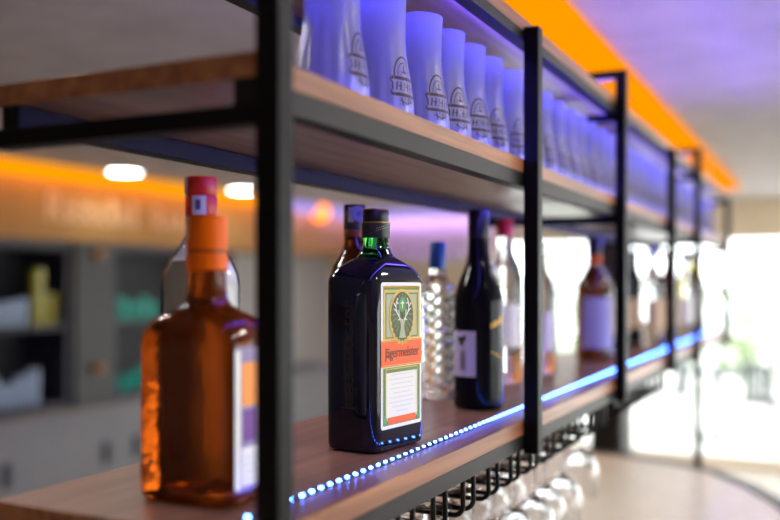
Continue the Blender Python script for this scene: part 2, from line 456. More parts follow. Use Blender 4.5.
# orange cove along the soffit
t = thing('cove_light', 'orange strip light running along the soffit above the back bar', 'light', (0, 0, 0))
build('lens', box(B(), -4.40, -4.395, 2.0, 6.6, CEIL - .10, CEIL), M['orange_lip'], t)  # glowing lip added to hide the strip, coloured like the lit soffit
build('light_strip', box(B(), -4.44, -4.41, 2.0, 6.6, CEIL - .02, CEIL - .001), M['orange_strip'], t)
t = thing('wall_lamp', 'small round orange lamp on the soffit left of the dark square bottle', 'lamp', (-4.5, 7.5, Z(.68)))
bm = B(); bmesh.ops.create_uvsphere(bm, u_segments=20, v_segments=12, radius=.085, matrix=Matrix.Translation((.085, 0, 0)))
build('globe', bm, M['orange_dot'], t, True)
build('bracket', box(B(), 0, .012, -.03, .03, -.03, .03), M['metal'], t)
# pale lettering on the soffit (too soft to read)
sg = thing('soffit_sign', 'row of pale letters on the orange-lit soffit above the back bar', 'sign', (-4.5, 4.2, Z(.28)))
y = 0
for (w, h) in ((.17, .19), (.13, .12), (.12, .13), (.14, .12), (.09, .19), (.13, .12), (.07, .19), (.16, 0), (.15, .16), (.12, .12), (.13, .12), (.13, .12), (.12, .17)):
    if h:
        pts = [(y + w*.1, .12), (y + w*.15, .12 + h), (y + w*.5, .12 + h*.9), (y + w*.55, .12 + h*.5), (y + w*.25, .12 + h*.45), (y + w*.8, .12)]
        bm = B()
        for q in stroke2(pts, .03): decal(bm, q, 0, .006)
        build('letter', bm, M['sign'], sg)
    y += w

# ------------------------------------------------------------------ back bar on the left wall
def cabinet(y0, y1, label):
    t = thing('back_bar_cabinet', label, 'cabinet', (0, 0, 0), 0, 'open back bar cabinets')
    zb, zt, w = Z(-.82), Z(.28), .05
    bm = B(); box(bm, -4.88, -4.5, y0, y0+w, zb, zt); box(bm, -4.88, -4.5, y1-w, y1, zb, zt); box(bm, -4.88, -4.5, y0+w, y1-w, zt-.06, zt); box(bm, -4.88, -4.5, y0+w, y1-w, zb, zb+.04)
    build('carcass', bm, M['frame_dark'], t)
    build('back_panel', box(B(), -4.898, -4.88, y0, y1, zb, zt), M['interior'], t)
    build('shelf', box(B(), -4.878, -4.51, y0+w, y1-w, Z(-.30), Z(-.27)), M['frame_dark'], t)
cabinet(2.1, 3.28, 'dark open back bar cabinet beyond the left edge of the glass cabinets')
cabinet(3.30, 4.42, 'dark open cabinet with bluish glasses at the left edge')
cabinet(4.78, 6.2, 'dark open cabinet with teal glasses beside the amber bottle')
t = thing('pilaster', 'grey pilaster with two small orange lamps between the back bar cabinets', 'pilaster', (0, 0, 0))
build('shaft', box(B(), -4.88, -4.47, 4.425, 4.775, Z(-.82), Z(.28), .004), M['pilaster'], t)
for zz in (.17, -.60):
    o = build('spot_lamp', lathe(B(), [(.035, 0), (.035, .05), (.028, .052)], 20), M['ochre'], t, True, (-4.44, 4.6, Z(zz)))
t = thing('back_counter', 'pale back bar counter along the left wall under the cabinets', 'counter', (0, 0, 0))
build('worktop', box(B(), -4.898, -4.35, 1.6, 8.0, Z(-.86), Z(-.82), .004), M['counter_back'], t)
build('base', box(B(), -4.89, -4.4, 1.62, 7.98, .1, Z(-.86)), M['counter_back'], t)
build('plinth', box(B(), -4.89, -4.46, 1.62, 7.98, 0, .1), M['frame_dark'], t)
for yy in (3.78, 4.6, 4.9): build('handle', box(B(), -4.4, -4.375, yy, yy+.05, Z(-1.22), Z(-1.07), .005), M['frame_dark'], t)
# tumblers and goblets on the back bar
def tumbler(name, m, r, h, label, loc, group):
    bm = lathe(B(), [(0, 0), (r*.85, 0), (r, h), (r*.93, h), (r*.78, .012), (0, .012)], 20)
    return tag(build(name, bm, m, None, True, loc), label, 'glass', group)
proto = {}
def place_tumbler(key, m, r, h, loc, label, group):
    if key not in proto: proto[key] = tumbler('tumbler', m, r, h, label, loc, group)
    else:
        o = proto[key].copy(); C.objects.link(o); o.location = loc; o.scale.z = random.uniform(.65, 1.15); o['label'] = label; o['group'] = group
zsh, zbt = Z(-.27), Z(-.78)
cols = ['bluish glass', 'tall pale glass', 'bluish tumbler']
for i in range(6):
    y_ = 3.62 + i*.098
    place_tumbler('blue', M['glass_blue'], .042, .21, (-4.62, y_, zsh), 'tall bluish glass on the upper shelf of the left cabinet, %s from its near side' % ORD[i], 'glasses in the left cabinet')
for i in range(6):
    place_tumbler('blue', M['glass_blue'], .042, .21, (-4.62, 3.68 + i*.105, zbt), 'tall bluish glass on the bottom of the left cabinet, %s from its near side' % ORD[i], 'glasses in the left cabinet')
place_tumbler('yel', M['glass_yellow'], .045, .36, (-4.58, 4.20, zsh), 'tall yellow glass behind bluish glasses in left cabinet', 'yellow glasses in the left cabinet')
place_tumbler('yel2', M['glass_yellow'], .045, .20, (-4.60, 4.32, zsh), 'short yellow-green glass beside the pilaster in left cabinet', 'yellow glasses in the left cabinet')
for i in range(5):
    place_tumbler('teal', M['glass_teal_lit'], .05, .16, (-4.62, 4.89 + i*.115, zsh), 'teal-lit glass on the upper shelf beside the amber bottle, %s from the pilaster' % ORD[i], 'teal glasses in the right cabinet')
for i in range(5):
    place_tumbler('teal', M['glass_teal_lit'], .05, .16, (-4.62, 4.89 + i*.115, zbt), 'teal-lit glass on the cabinet bottom beside the amber bottle, %s from the pilaster' % ORD[i], 'teal glasses in the right cabinet')
# lavender-lit wall shelf in the far corner
t = thing('wall_shelf', 'pale wall shelf with clear glasses on the lavender-lit far wall', 'shelf', (0, 0, 0))
build('board', box(B(), -4.45, -3.0, 8.22, 8.498, Z(.22), Z(.25), .003), M['white'], t)

t2 = thing('wall_shelf', 'lower pale wall shelf on the far wall under the lavender-lit one', 'shelf', (0, 0, 0))
build('board', box(B(), -4.45, -3.0, 8.22, 8.498, Z(-.35), Z(-.32), .003), M['white'], t2)

for i in range(9):
    place_tumbler('lav', M['glass'], .05, .2, (-4.3 + i*.15, 8.32, Z(.25)), 'clear glass on the lavender-lit wall shelf, %s from the corner' % ORD[i], 'glasses on the far wall shelf')
t = thing('cove_light', 'lavender strip light along the soffit in the far corner', 'light', (0, 0, 0))
build('lens', box(B(), -4.40, -4.395, 6.75, 8.45, CEIL - .10, CEIL), M['lav_lip'], t)  # added lip hides the strip and glows lavender like the lit soffit
build('light_strip', box(B(), -4.44, -4.41, 6.75, 8.45, CEIL - .02, CEIL - .001), M['led_violet'], t)
t = thing('cove_light', 'lavender strip light along the top of the far wall behind the bottles', 'light', (0, 0, 0))
build('lens', box(B(), -4.39, -3.0, 8.395, 8.40, CEIL - .10, CEIL), M['lav_lip'], t)  # same added glowing lip, along the far wall
build('light_strip', box(B(), -4.39, -3.0, 8.41, 8.44, CEIL - .02, CEIL - .001), M['led_violet'], t)

# tall dark cabinet beyond the bar
t = thing('tall_cabinet', 'tall dark cabinet standing beyond the bar behind the amber bottle', 'cabinet', (-1.02, 4.35, 0), 0)
build('body', box(B(), 0, .155, -.12, .12, .06, Z(.22), .004), M['dark_tall'], t)
build('door', box(B(), .008, .147, -.138, -.12, .1, Z(.2), .003), M['dark_tall'], t)
build('handle', box(B(), .02, .032, -.16, -.138, 1.0, 1.16, .004), M['metal'], t)
build('plinth', box(B(), .01, .145, -.11, .11, 0, .06), M['dark_tall'], t)

# ------------------------------------------------------------------ the bar counter
BT = Z(-.578)
edge = [(-1.05, -1.6), (.06, -1.6), (.08, 1.2), (.06, 1.8), (0.0, 2.25), (-.09, 2.56), (-.19, 2.77), (-.31, 2.94), (-.45, 3.03), (-.63, 3.08), (-.85, 3.10), (-1.05, 3.1)]
def inset(p, d):
    out = []; m_ = len(p)
    for i in range(m_):
        a, b, c = Vector(p[i-1]), Vector(p[i]), Vector(p[(i+1) % m_])
        n1 = Vector((-(b-a).y, (b-a).x)).normalized(); n2 = Vector((-(c-b).y, (c-b).x)).normalized()
        nn = (n1 + n2); nn = nn / max(.3, nn.length_squared) * 2
        out.append((b.x + nn.x*d, b.y + nn.y*d))
    return out
inn = inset(edge, .045)
t = thing('bar_counter', 'curved bar counter with pale stone top under the rack', 'counter', (0, 0, 0))
build('worktop', prism(B(), inn, BT - .04, BT), M['bar_top'], t)
bm = B()
rings = [[bm.verts.new((x, y, z)) for x, y in p] for p, z in ((inn, BT - .04), (edge, BT - .04), (edge, BT + .003), (inn, BT + .003))]
for a, b in zip(rings, rings[1:] + rings[:1]):
    for i in range(len(edge)):
        j = (i + 1) % len(edge); bm.faces.new((a[i], a[j], b[j], b[i]))
bmesh.ops.recalc_face_normals(bm, faces=bm.faces[:])
build('edge_trim', bm, M['bar_edge'], t)
build('front_panel', prism(B(), inset(edge, .25), .0, BT - .04), M['bar_front'], t)

# ------------------------------------------------------------------ the rack
rack = thing('bar_rack', 'black steel bar rack with wooden shelf boards standing on the counter', 'shelf rack', (0, 0, 0))
Y0, Y1 = .552, 3.863
XF = -.36
posts = [(.552, BT, .60), (1.200, Z(-.236), .354), (1.790, Z(-.232), .420), (2.420, Z(-.232), .350), (2.940, BT, .420), (3.842, Z(-.246), .348)]
for (py, zb, zt) in posts:
    build('post', box(B(), XF - .021, XF, py, py + .021, zb, Z(zt), .0012), M['post'], rack)
levels = [(-.21, -.19, -.23), (.153, .172, .133), (.350, .367, .335)]
XB = -.655
for (wb, wt, rb) in levels:
    sb_ = build('shelf_board', box(B(), XB, -.383, Y0 + .003, Y1, Z(wb), Z(wt)), M['wood'], rack)
    o = build('edge_band', box(B(), -.383, -.381, Y0 + .003, Y1, Z(wb), Z(wt), .0006), M['band'], sb_)
    o['label'] = 'warm brown front edge'
    o = build('edge_band', box(B(), XB, -.381, Y0 + .001, Y0 + .003, Z(wb), Z(wt), .0006), M['band'], sb_)
    o['label'] = 'warm brown end edge'
    build('front_rail', box(B(), -.401, -.381, Y0 + .001, Y1, Z(rb), Z(wb), .0008), M['rail'], rack)
    build('back_rail', box(B(), -.645, -.625, Y0 + .001, Y1, Z(rb), Z(wb), .0008), M['post'], rack)
    for py in (.552, 1.790, 2.940, 3.842):
        build('cross_bar', box(B(), XB, -.381, py, py + .02, Z(rb - .0155), Z(rb), .0008), M['post'], rack)
for py in (1.790, 2.940):       # raised hoops over the top board
    build('cross_bar', box(B(), -.52, -.381, py, py + .02, Z(.404), Z(.420), .0008), M['post'], rack)
    build('hoop_post', box(B(), -.54, -.52, py, py + .02, Z(.367), Z(.420), .0008), M['post'], rack)
# wire hangers for stemware under the lower shelf
def rod_bm():
    zt, zr = Z(-.23), Z(-.275); pts = [(-.389, 0, zt)]
    for i in range(7):
        a = PI/2 * i / 6; pts.append((-.389 - .012 * (1 - math.cos(a)), 0, zr + .012 - .012 * math.sin(a)))
    for i in range(7):
        a = PI/2 * i / 6; pts.append((-.623 - .012 * math.sin(a), 0, zr + .012 - .012 * math.cos(a)))
    pts.append((-.635, 0, zt))
    return tube(B(), pts, .0031, 10)
PAIRS = [.92 + .0885 * k for k in range(-3, 18)]
rod0 = None
for y_ in PAIRS:
    if abs(y_ - 1.80) < .04: continue
    for s in (-1, 1):
        if rod0 is None: rod0 = build('hanger_rod', rod_bm(), M['rod'], rack, True, (0, y_ + s*.017, 0))
        else:
            o = rod0.copy(); C.objects.link(o); o.parent = rack; o.location = (0, y_ + s*.017, 0)

# ------------------------------------------------------------------ LED strips
XS = -.421
st = thing('led_strip', 'glowing blue LED strip along the front of the lower shelf', 'light strip', (XS, 0, Z(-.19)))
build('tape', box(B(), -.004, .004, .59, 3.84, 0, .0009), M['tape'], st)
def diode(y_=0):
    return box(B(), -.0013, .0013, y_ - .0013, y_ + .0013, .0009, .0024)
pitch = .01667; ys = [.60 + pitch*i for i in range(194)]
d0 = None
for y_ in ys[:100]:
    if d0 is None: d0 = build('diode', diode(), M['led'], st, False, (0, y_, 0))
    else:
        o = d0.copy(); C.objects.link(o); o.parent = st; o.location = (0, y_, 0)
bm = B()
for y_ in ys[100:]: box(bm, -.0013, .0013, y_ - .0013, y_ + .0013, .0009, .0024)
o = build('diode', bm, M['led'], st); o['kind'] = 'stuff'
s_ = thing('led_strip', 'blue LED strip inside the top front rail above the beer glasses', 'light strip', (-.401, 0, Z(.3425)))
build('tape', box(B(), -.001, 0, .6, 3.83, -.004, .004), M['tape'], s_)
build('diffuser', box(B(), -.004, -.001, .6, 3.83, -.003, .004), M['led_soft'], s_)
s_ = thing('led_strip', 'blue LED strip on the front edge of the upper shelf before the beer glasses', 'light strip', (-.393, 0, Z(.172)))
build('tape', box(B(), -.005, .005, .6, 3.83, 0, .001), M['tape'], s_)
build('diffuser', box(B(), -.004, .004, .6, 3.83, .001, .003), M['led_shelf'], s_)
s_ = thing('led_strip', 'violet LED strip inside the upper shelf front rail above the bottles', 'light strip', (-.401, 0, Z(.1445)))
build('tape', box(B(), -.001, 0, .6, 3.83, -.004, .004), M['tape'], s_)
build('diffuser', box(B(), -.004, -.001, .6, 3.83, -.003, .004), M['led_under'], s_)
s_ = thing('led_strip', 'violet LED strip on the top board lighting the ceiling', 'light strip', (-.43, 0, Z(.367)))
build('tape', box(B(), -.005, .005, .6, 3.83, 0, .001), M['tape'], s_)
build('diffuser', box(B(), -.004, .004, .6, 3.83, .001, .004), M['led_top'], s_)

# ------------------------------------------------------------------ beer glasses on the upper shelf
GP = [(0, .0365), (.006, .0375), (.02, .0374), (.035, .0360), (.05, .0338), (.065, .0312), (.08, .0292), (.095, .0282), (.11, .0282), (.13, .0290), (.145, .0298)]
def g_r(z):
    for (z0, r0), (z1, r1) in zip(GP, GP[1:]):
        if z <= z1: return r0 + (r1 - r0) * (z - z0) / (z1 - z0)
    return GP[-1][1]
def beer_bm():
    out = [(0, 0)] + [(r, z) for z, r in GP]
    inn_ = [(r - .0022, z) for z, r in reversed(GP) if z > .012] + [(.03, .010), (0, .010)]
    rip = lambda i, z: (.0006 if (i % 4) < 2 else -.0006) * max(0, min(1, (.075 - z) / .02))
    return lathe(B(), out + inn_, 64, ripple=rip)
def on_glass(bm, quads, a0, off=.0006):
    for q in quads:
        n_ = max(1, int(max(abs(q[i][0]-q[i-1][0]) for i in range(4)) / .002))
        for k in range(n_):
            f0, f1 = k / n_, (k + 1) / n_
            A = [q[0][i] + (q[3][i]-q[0][i])*f0 for i in (0, 1)]; Bq = [q[1][i] + (q[2][i]-q[1][i])*f0 for i in (0, 1)]
            A2 = [q[0][i] + (q[3][i]-q[0][i])*f1 for i in (0, 1)]; B2 = [q[1][i] + (q[2][i]-q[1][i])*f1 for i in (0, 1)]
            vs = []
            for u, v in (A, Bq, B2, A2):
                r = g_r(v) + off; u *= 1.25; v = .041 + 1.3 * (v - .0415); r = g_r(v) + off; a = a0 + u / .036
                vs.append(bm.verts.new((r*math.cos(a), r*math.sin(a), v)))
            bm.faces.new(vs)
def crest_bm(a0):
    bm = B(); Q = []
    arc = [(.0125*math.cos(PI*i/14), .048 + .0175*math.sin(PI*i/14)) for i in range(15)]
    Q += stroke2(arc, .0016)
    arc2 = [(.0085*math.cos(PI*i/10), .049 + .0115*math.sin(PI*i/10)) for i in range(11)]
    Q += stroke2(arc2, .0008)
    Q += stroke2([(-.016, .047), (.016, .047)], .0028) + stroke2([(-.016, .033), (.016, .033)], .0028)
    Q += stroke2([(-.016, .047), (-.016, .0445), (-.0145, .043), (-.0145, .037), (-.016, .0355), (-.016, .033)], .0016)
    Q += stroke2([(.016, .047), (.016, .0445), (.0145, .043), (.0145, .037), (.016, .0355), (.016, .033)], .0016)
    for i in range(6):
        x = -.011 + i*.0043
        Q += stroke2([(x, .0365), (x + .0012, .0437)], .0015)
        if i % 2: Q += stroke2([(x - .0022, .0402), (x + .002, .0404)], .001)
    for x in (-.006, -.002, .002, .006):
        Q += stroke2([(x, .031), (x*.8, .024)], .0011)
    Q += stroke2([(-.008, .0285), (0, .0255), (.008, .0285)], .001)
    Q += stroke2([(0, .051), (0, .058)], .0016) + stroke2([(-.004, .0525), (.004, .0525)], .001)
    on_glass(bm, Q, a0)
    return bm
YG = [.778, .888, .986, 1.062, 1.138, 1.214, 1.30] + [1.384 + .0795*i for i in range(31)]
ROT = [14, 2, -4, -9, -14, -12, -8]
ZU = Z(.1722)
g0 = None
for i, y_ in enumerate(YG):
    lab = 'frosted beer glass with brown crest on the upper shelf, %s from the near end' % ORD[i]
    if g0 is None:
        g0 = thing('beer_glass', lab, 'beer glass', (-.445, y_, ZU), 0, 'beer glasses on the upper shelf')
        build('glass_body', beer_bm(), M['frost'], g0, True)
        build('crest', crest_bm(math.radians(-14)), M['brown_print'], g0)
        g0.rotation_euler.z = math.radians(14)
    else:
        dup(g0, (-.445 + random.uniform(-.002, .002), y_, ZU), math.radians(ROT[i] if i < len(ROT) else random.uniform(-12, 4)), lab)

# ------------------------------------------------------------------ stemware hanging under the lower shelf
def wine_bm():
    h = .185
    prof = [(0, 0), (.031, -.0005), (.032, -.002), (.020, -.0045), (.006, -.009), (.0036, -.016), (.0034, -.070), (.006, -.080), (.018, -.091), (.030, -.107), (.0365, -.128), (.037, -.145), (.034, -.168), (.031, -h),
            (.0298, -h), (.0328, -.168), (.0357, -.145), (.0352, -.128), (.0285, -.108), (.016, -.093), (0, -.0865)]
    return lathe(B(), prof, 32)
w0 = None; ZW = Z(-.275 + .0031 + .0024)
for row, (xr, rn) in enumerate(((-.448, 'front'), (-.555, 'back'))):
    for i, y_ in enumerate(PAIRS[1:12] + (PAIRS[14:15] if row == 0 else [])):
        lab = 'upside-down wine glass in the %s row under the lower shelf, %s from near end' % (rn, ORD[i])
        loc = ((-.475 if i == 11 else xr + random.uniform(-.006, .006)), y_, ZW)
        if w0 is None: w0 = tag(build('wine_glass', wine_bm(), M['glass_thin'], None, True, loc), lab, 'wine glass', 'wine glasses hanging under the lower shelf')
        else:
            o = w0.copy(); C.objects.link(o); o.location = loc; o['label'] = lab

# ------------------------------------------------------------------ bottles on the lower shelf
ZS = Z(-.1898)
# 1. dark square herbal liqueur bottle (in focus)
hx, hy = .0355, .0535
j = thing('liquor_bottle', 'sharp dark square bottle with white, green and orange stag label', 'bottle', (-.4765, .9372, ZS), math.radians(-8))
secs = [(0, hx-.005, hy-.005, .012), (.003, hx-.001, hy-.001, .013), (.008, hx, hy, .013), (.192, hx, hy, .013), (.199, hx-.0012, hy-.002, .014), (.207, hx-.005, hy-.008, .018), (.214, hx-.010, hy-.018, .02), (.219, .0205, .027, .0205)]
neck = [(.2235, .0185, .0205, .0185), (.229, .0165, .0172, .0165), (.235, .0150, .0152, .015), (.2435, .0142, .0142, .0142), (.252, .0138, .0138, .0138)]
build('bottle_body', loft(B(), secs), M['darkbody'], j, True)
build('neck', loft(B(), [(.2185, .0204, .0268, .0204)] + neck), M['green'], j, True)['label'] = 'bright green glass neck'
cap = build('cap', lathe(B(), [(.0155, .242), (.0165, .2425), (.0167, .2595), (.0160, .260), (.0150, .2605), (.0150, .2625), (.0152, .263), (.0152, .2745), (.0145, .2757), (0, .2757)], 40), M['black_cap'], j, True)
build('cap_ring', lathe(B(), [(.0168, .2590), (.0170, .2594), (.0170, .2602), (.0155, .2606)], 40, cap0=False, cap1=False), M['cap_gold'], cap, True)
build('cap_rim', lathe(B(), [(.0153, .2742), (.0155, .2746), (.0152, .2757), (.0145, .2759)], 40, cap0=False, cap1=False), M['cap_gold'], cap, True)
bm = B()
for k in range(7):     # signature-like scrawl on the cap skirt
    a = math.radians(-55 + k*9)
    for dz, da in ((0, 0), (.003, 4)):
        wrap(bm, .0168, a + math.radians(da), a + math.radians(da + 3.2), .2495 + dz + .0008*k, .2508 + dz + .0008*k, .0003, 3)
build('cap_print', bm, M['cap_text'], cap)
X0 = hx + .0001
L0, L1, B0, B1 = -.0415, .0425, .026, .1905
def rr2(u0, u1, v0, v1, r, k=5):
    pts = []
    for (cu, cv, a0) in ((u1-r, v1-r, 0), (u0+r, v1-r, PI/2), (u0+r, v0+r, PI), (u1-r, v0+r, 1.5*PI)):
        for i in range(k):
            a = a0 + PI/2*i/(k-1); pts.append((cu + r*math.cos(a), cv + r*math.sin(a)))
    return pts
lab = build('front_label', decal(B(), rr2(L0, L1, B0, B1, .004), X0), M['paper'], j); lab['label'] = 'white label with green, gold and orange print'
def lay(name, shapes, m, lvl):
    bm = B()
    for s in shapes: decal(bm, s, X0 + .0003 + lvl*.00012, .00012)
    return build(name, bm, m, lab)
def frame2(u0, u1, v0, v1, w): return [rect2(u0, u1, v0, v0+w), rect2(u0, u1, v1-w, v1), rect2(u0, u0+w, v0+w, v1-w), rect2(u1-w, u1, v0+w, v1-w)]
i0, i1 = L0 + .004, L1 - .004
lay('upper_field', [rect2(i0, i1, .126, B1 - .004)], M['label_sage'], 0)
lay('gold_border', frame2(i0, i1, .126, B1 - .004, .0032) + [rect2(i0, i1, B1-.0105, B1-.004)], M['label_yellow'], 1)
lay('green_border', frame2(i0+.0045, i1-.0045, .1275, B1-.0118, .0016) + [rect2(i0 + .002, i1 - .002, B1 - .0085, B1 - .0062)], M['label_green'], 2)
cu, cv = .0005, .1515
lay('medallion_ring', [ell2(cu, cv, .0265, .0315)], M['label_yellow'], 3)
lay('medallion', [ell2(cu, cv, .0232, .0282)], M['label_olive'], 4)
rays = []
for k in range(20):
    a = 2*PI*k/20; rays.append([(cu, cv + .004), (cu + .0205*math.cos(a-.05), cv + .002 + .024*math.sin(a-.05)), (cu + .0205*math.cos(a+.05), cv + .002 + .024*math.sin(a+.05))])
lay('rays', rays, M['label_green'], 5)
lay('halo', [ell2(cu, cv + .014, .0072, .0085)], M['label_leaf'], 6)
ant = []
for s in (-1, 1):
    main = [(cu + s*x, cv + y) for x, y in ((.003, -.004), (.007, 0), (.0115, .005), (.0135, .011), (.0125, .017), (.0095, .021))]
    ant += stroke2(main, .0013)
    for (p, q) in (((.007, 0), (.0075, .008)), ((.0115, .005), (.0165, .009)), ((.0135, .011), (.0178, .0155)), ((.0125, .017), (.0085, .0145)), ((.0045, -.002), (.0095, -.004))):
        ant += stroke2([(cu + s*p[0], cv + p[1]), (cu + s*q[0], cv + q[1])], .0013)
lay('antlers', ant, M['paper'], 7)
head = [(cu + x, cv + y) for x, y in ((-.004, -.003), (-.0075, -.0035), (-.0045, -.0065), (-.0032, -.0125), (-.0058, -.021), (-.0075, -.0245), (.0075, -.0245), (.0058, -.021), (.0032, -.0125), (.0045, -.0065), (.0075, -.0035), (.004, -.003))]
lay('stag_head', [head], M['label_sage'], 7)
lay('cross', stroke2([(cu, cv + .0095), (cu, cv + .0185)], .0014) + stroke2([(cu - .0032, cv + .0155), (cu + .0032, cv + .0155)], .0014), M['paper'], 7)
lay('wreath', [ell2(cu + .0245*math.cos(a), cv + .0295*math.sin(a), .0027, .0027, 10) for a in [PI + PI*(k+1)/12 for k in range(11)]], M['label_yellow'], 6)
lay('orange_band', [rect2(L0 - .0003, L1 + .0003, .0955, .1255)], M['label_orange'], 3)
lay('band_lines', [rect2(L0, L1, .0962, .0972), rect2(L0, L1, .1238, .1248)], M['label_yellow'], 4)
build('brand_lettering', text_on_x('Jägermeister', .0165, X0 + .0010, .0005, .1108, .071, .0002), M['label_text'], lab)
lay('lower_frame', frame2(i0, i1, B0 + .004, .0945, .0058), M['label_green'], 1)
lay('lower_gold', frame2(i0 + .0048, i1 - .0048, B0 + .0088, .0935, .0012), M['label_yellow'], 2)
lines = []
for k in range(9):
    v = .0855 - k*.0052; w = (.023, .026, .021, .025, .018, .024, .026, .020, .012)[k]
    lines.append(rect2(.0005 - w, .0005 + w, v, v + .0011))
lay('small_print', lines, M['label_grey'], 1)
lay('orange_foot', [rect2(i0 + .009, i1 - .009, B0 + .0048, B0 + .0125)], M['label_orange'], 3)
lay('corner_leaves', [ell2(u, B0 + .0095, .0035, .0045, 12) for u in (i0 + .0035, i1 - .0035)], M['label_leaf'], 4)
# embossed lettering on the near narrow side (-Y face), reading upwards
bm = text_bm('Jägermeister', .026, .0006, .125)
for v in bm.verts:
    x, y, z = v.co; v.co = (-y, -hy - .0001 + (-z), .108 + x)
bmesh.ops.recalc_face_normals(bm, faces=bm.faces[:])
build('embossed_lettering', bm, M['darkbody'], j)
# tax stamp over the cap of the bottle behind is built with that bottle

# generic turned bottle
def bottle(label, loc, prof, m, cap_prof=None, cap_m=None, labels=(), rotz=0, group=None, seg=40, rip=None, flat=False, cap2=None):
    t = thing('liquor_bottle', label, 'bottle', loc, rotz, group)
    build('bottle_body', lathe(B(), prof, seg, ripple=rip), m, t, not flat)
    if cap_prof: build('cap', lathe(B(), cap_prof, 32), cap_m, t, True)
    if cap2: build('neck_foil', lathe(B(), cap2[0], 32, cap0=False, cap1=False), cap2[1], t, True)
    for (nm, r, a, wdeg, z0, z1, mm) in labels:
        build(nm, wrap(B(), r, math.radians(a - wdeg/2), math.radians(a + wdeg/2), z0, z1, .0005, 18), mm, t, True)
    return t

# 2. amber square bottle, near
ahx, ahy = .052, .036
a_ = thing('liquor_bottle', 'amber square bottle with orange cap beside the near post', 'bottle', (-.4985, .6485, ZS), math.radians(0))
secs = [(0, ahx-.006, ahy-.006, .012), (.004, ahx-.001, ahy-.001, .014), (.012, ahx, ahy, .014), (.138, ahx, ahy, .014), (.148, ahx-.002, ahy-.001, .016), (.157, ahx-.008, ahy-.004, .02), (.165, ahx-.020, ahy-.011, .022), (.170, .0225, .0205, .0205),
        (.176, .0185, .0185, .0185), (.186, .0168, .0168, .0168), (.200, .0162, .0162, .0162), (.206, .0162, .0162, .0162)]
build('bottle_body', loft(B(), secs), M['amber'], a_, True)
cp = build('cap', lathe(B(), [(.0168, .2005), (.0181, .2015), (.0181, .216), (.0172, .2165), (.0172, .219), (.0181, .2195), (.0181, .2475), (.0168, .249), (0, .249)], 40), M['orange_cap'], a_, True)
build('cap_ring', lathe(B(), [(.0170, .2163), (.0175, .2166), (.0175, .2190), (.0170, .2193)], 40, cap0=False, cap1=False), M['orange_cap_dark'], cp, True)
build('tax_stamp', wrap(B(), .0182, math.radians(-150), math.radians(-112), .228, .2485, .0004, 8), M['tan'], cp)
sl = build('side_label', decal(B(), rr2(-.031, .031, .014, .135, .003), ahx + .0001), M['paper_dusk'], a_); sl['label'] = 'white label with orange and purple print'
bm = decal(B(), rect2(-.021, .024, .085, .122), ahx + .0004, .0002); build('label_print', bm, M['label_warm'], sl)
bm = decal(B(), rect2(-.019, -.002, .055, .082), ahx + .0004, .0002); build('label_print', bm, M['label_purple'], sl)
bm = B()
for q in (rect2(-.0305, -.023, .016, .133), rect2(.0265, .0305, .016, .133), rect2(-.021, .024, .018, .050)): decal(bm, q, ahx + .0004, .0002)
build('label_border', bm, M['paper'], sl)
bm = B()
for k in range(4): decal(bm, rect2(-.018, .020, .022 + k*.006, .024 + k*.006), ahx + .0007, .0002)
build('small_print', bm, M['label_grey'], sl)

# 3. clear bottle with red cap behind the amber one
v = bottle('clear round bottle with red striped cap behind the amber bottle', (-.566, .727, ZS),
    [(0, 0), (.034, 0), (.0385, .004), (.039, .01), (.039, .188), (.037, .200), (.030, .214), (.021, .227), (.0155, .238), (.0142, .250), (.0142, .27)], M['glass_clear'],
    [(.0145, .249), (.0158, .250), (.0158, .2545), (.0150, .256), (.0158, .2575), (.0158, .275), (.0150, .2765), (.0158, .278), (.0158, .294), (.015, .2955), (0, .2955)], M['red'])
build('liquid', lathe(B(), [(0, .006), (.035, .006), (.0365, .012), (.0365, .187), (.0345, .199), (.0285, .2115), (0, .2115)], 40), M['cloudy'], v, True)
cp = [c for c in kids(v) if c.name.startswith('cap')][0]
build('tax_stamp', wrap(B(), .0159, math.radians(-85), math.radians(-35), .257, .276, .0004, 8), M['stamp'], cp)
build('tax_stamp', wrap(B(), .0159, math.radians(-150), math.radians(-110), .2775, .2945, .0004, 8), M['stamp'], cp)
build('stamp_print', wrap(B(), .0163, math.radians(-72), math.radians(-55), .262, .272, .0003, 5), M['stamp_ink'], cp)
build('stamp_print', wrap(B(), .0159, math.radians(-140), math.radians(-90), .2515, .2555, .0003, 5), M['paper'], cp)
# 4. dark bottle hidden behind the sharp one
v = bottle('dark brown bottle with black cap hidden behind the dark square bottle', (-.582, 1.080, ZS),
    [(0, 0), (.030, 0), (.035, .006), (.035, .195), (.030, .212), (.020, .228), (.0150, .240), (.0135, .262)], M['amber_dark'],
    [(.0140, .262), (.0148, .263), (.0148, .2945), (.014, .296), (0, .296)], M['black_cap'], cap2=([(.0137, .248), (.0142, .249), (.0142, .262), (.0137, .263)], M['orange_cap_dark']))
cp = [c for c in kids(v) if c.name.startswith('cap')][0]
build('tax_stamp', wrap(B(), .0149, math.radians(-95), math.radians(-65), .272, .292, .0004, 6), M['stamp'], cp)
bm = B(); bmesh.ops.create_cone(bm, cap_ends=True, segments=24, radius1=.0105, radius2=.0105, depth=.001,
    matrix=Matrix.Translation((.0135, -.013, .283)) @ Matrix.Rotation(math.radians(-45), 4, 'Z') @ Matrix.Rotation(PI/2, 4, 'Y'))
sd = build('neck_medal', bm, M['stamp_purple'], v); sd['label'] = 'small round violet paper medal'
bm = B(); bmesh.ops.create_cone(bm, cap_ends=True, segments=10, radius1=.004, radius2=.004, depth=.001,
    matrix=Matrix.Translation((.0140, -.0135, .283)) @ Matrix.Rotation(math.radians(-45), 4, 'Z') @ Matrix.Rotation(PI/2, 4, 'Y'))
build('medal_print', bm, M['stamp_ink'], sd)
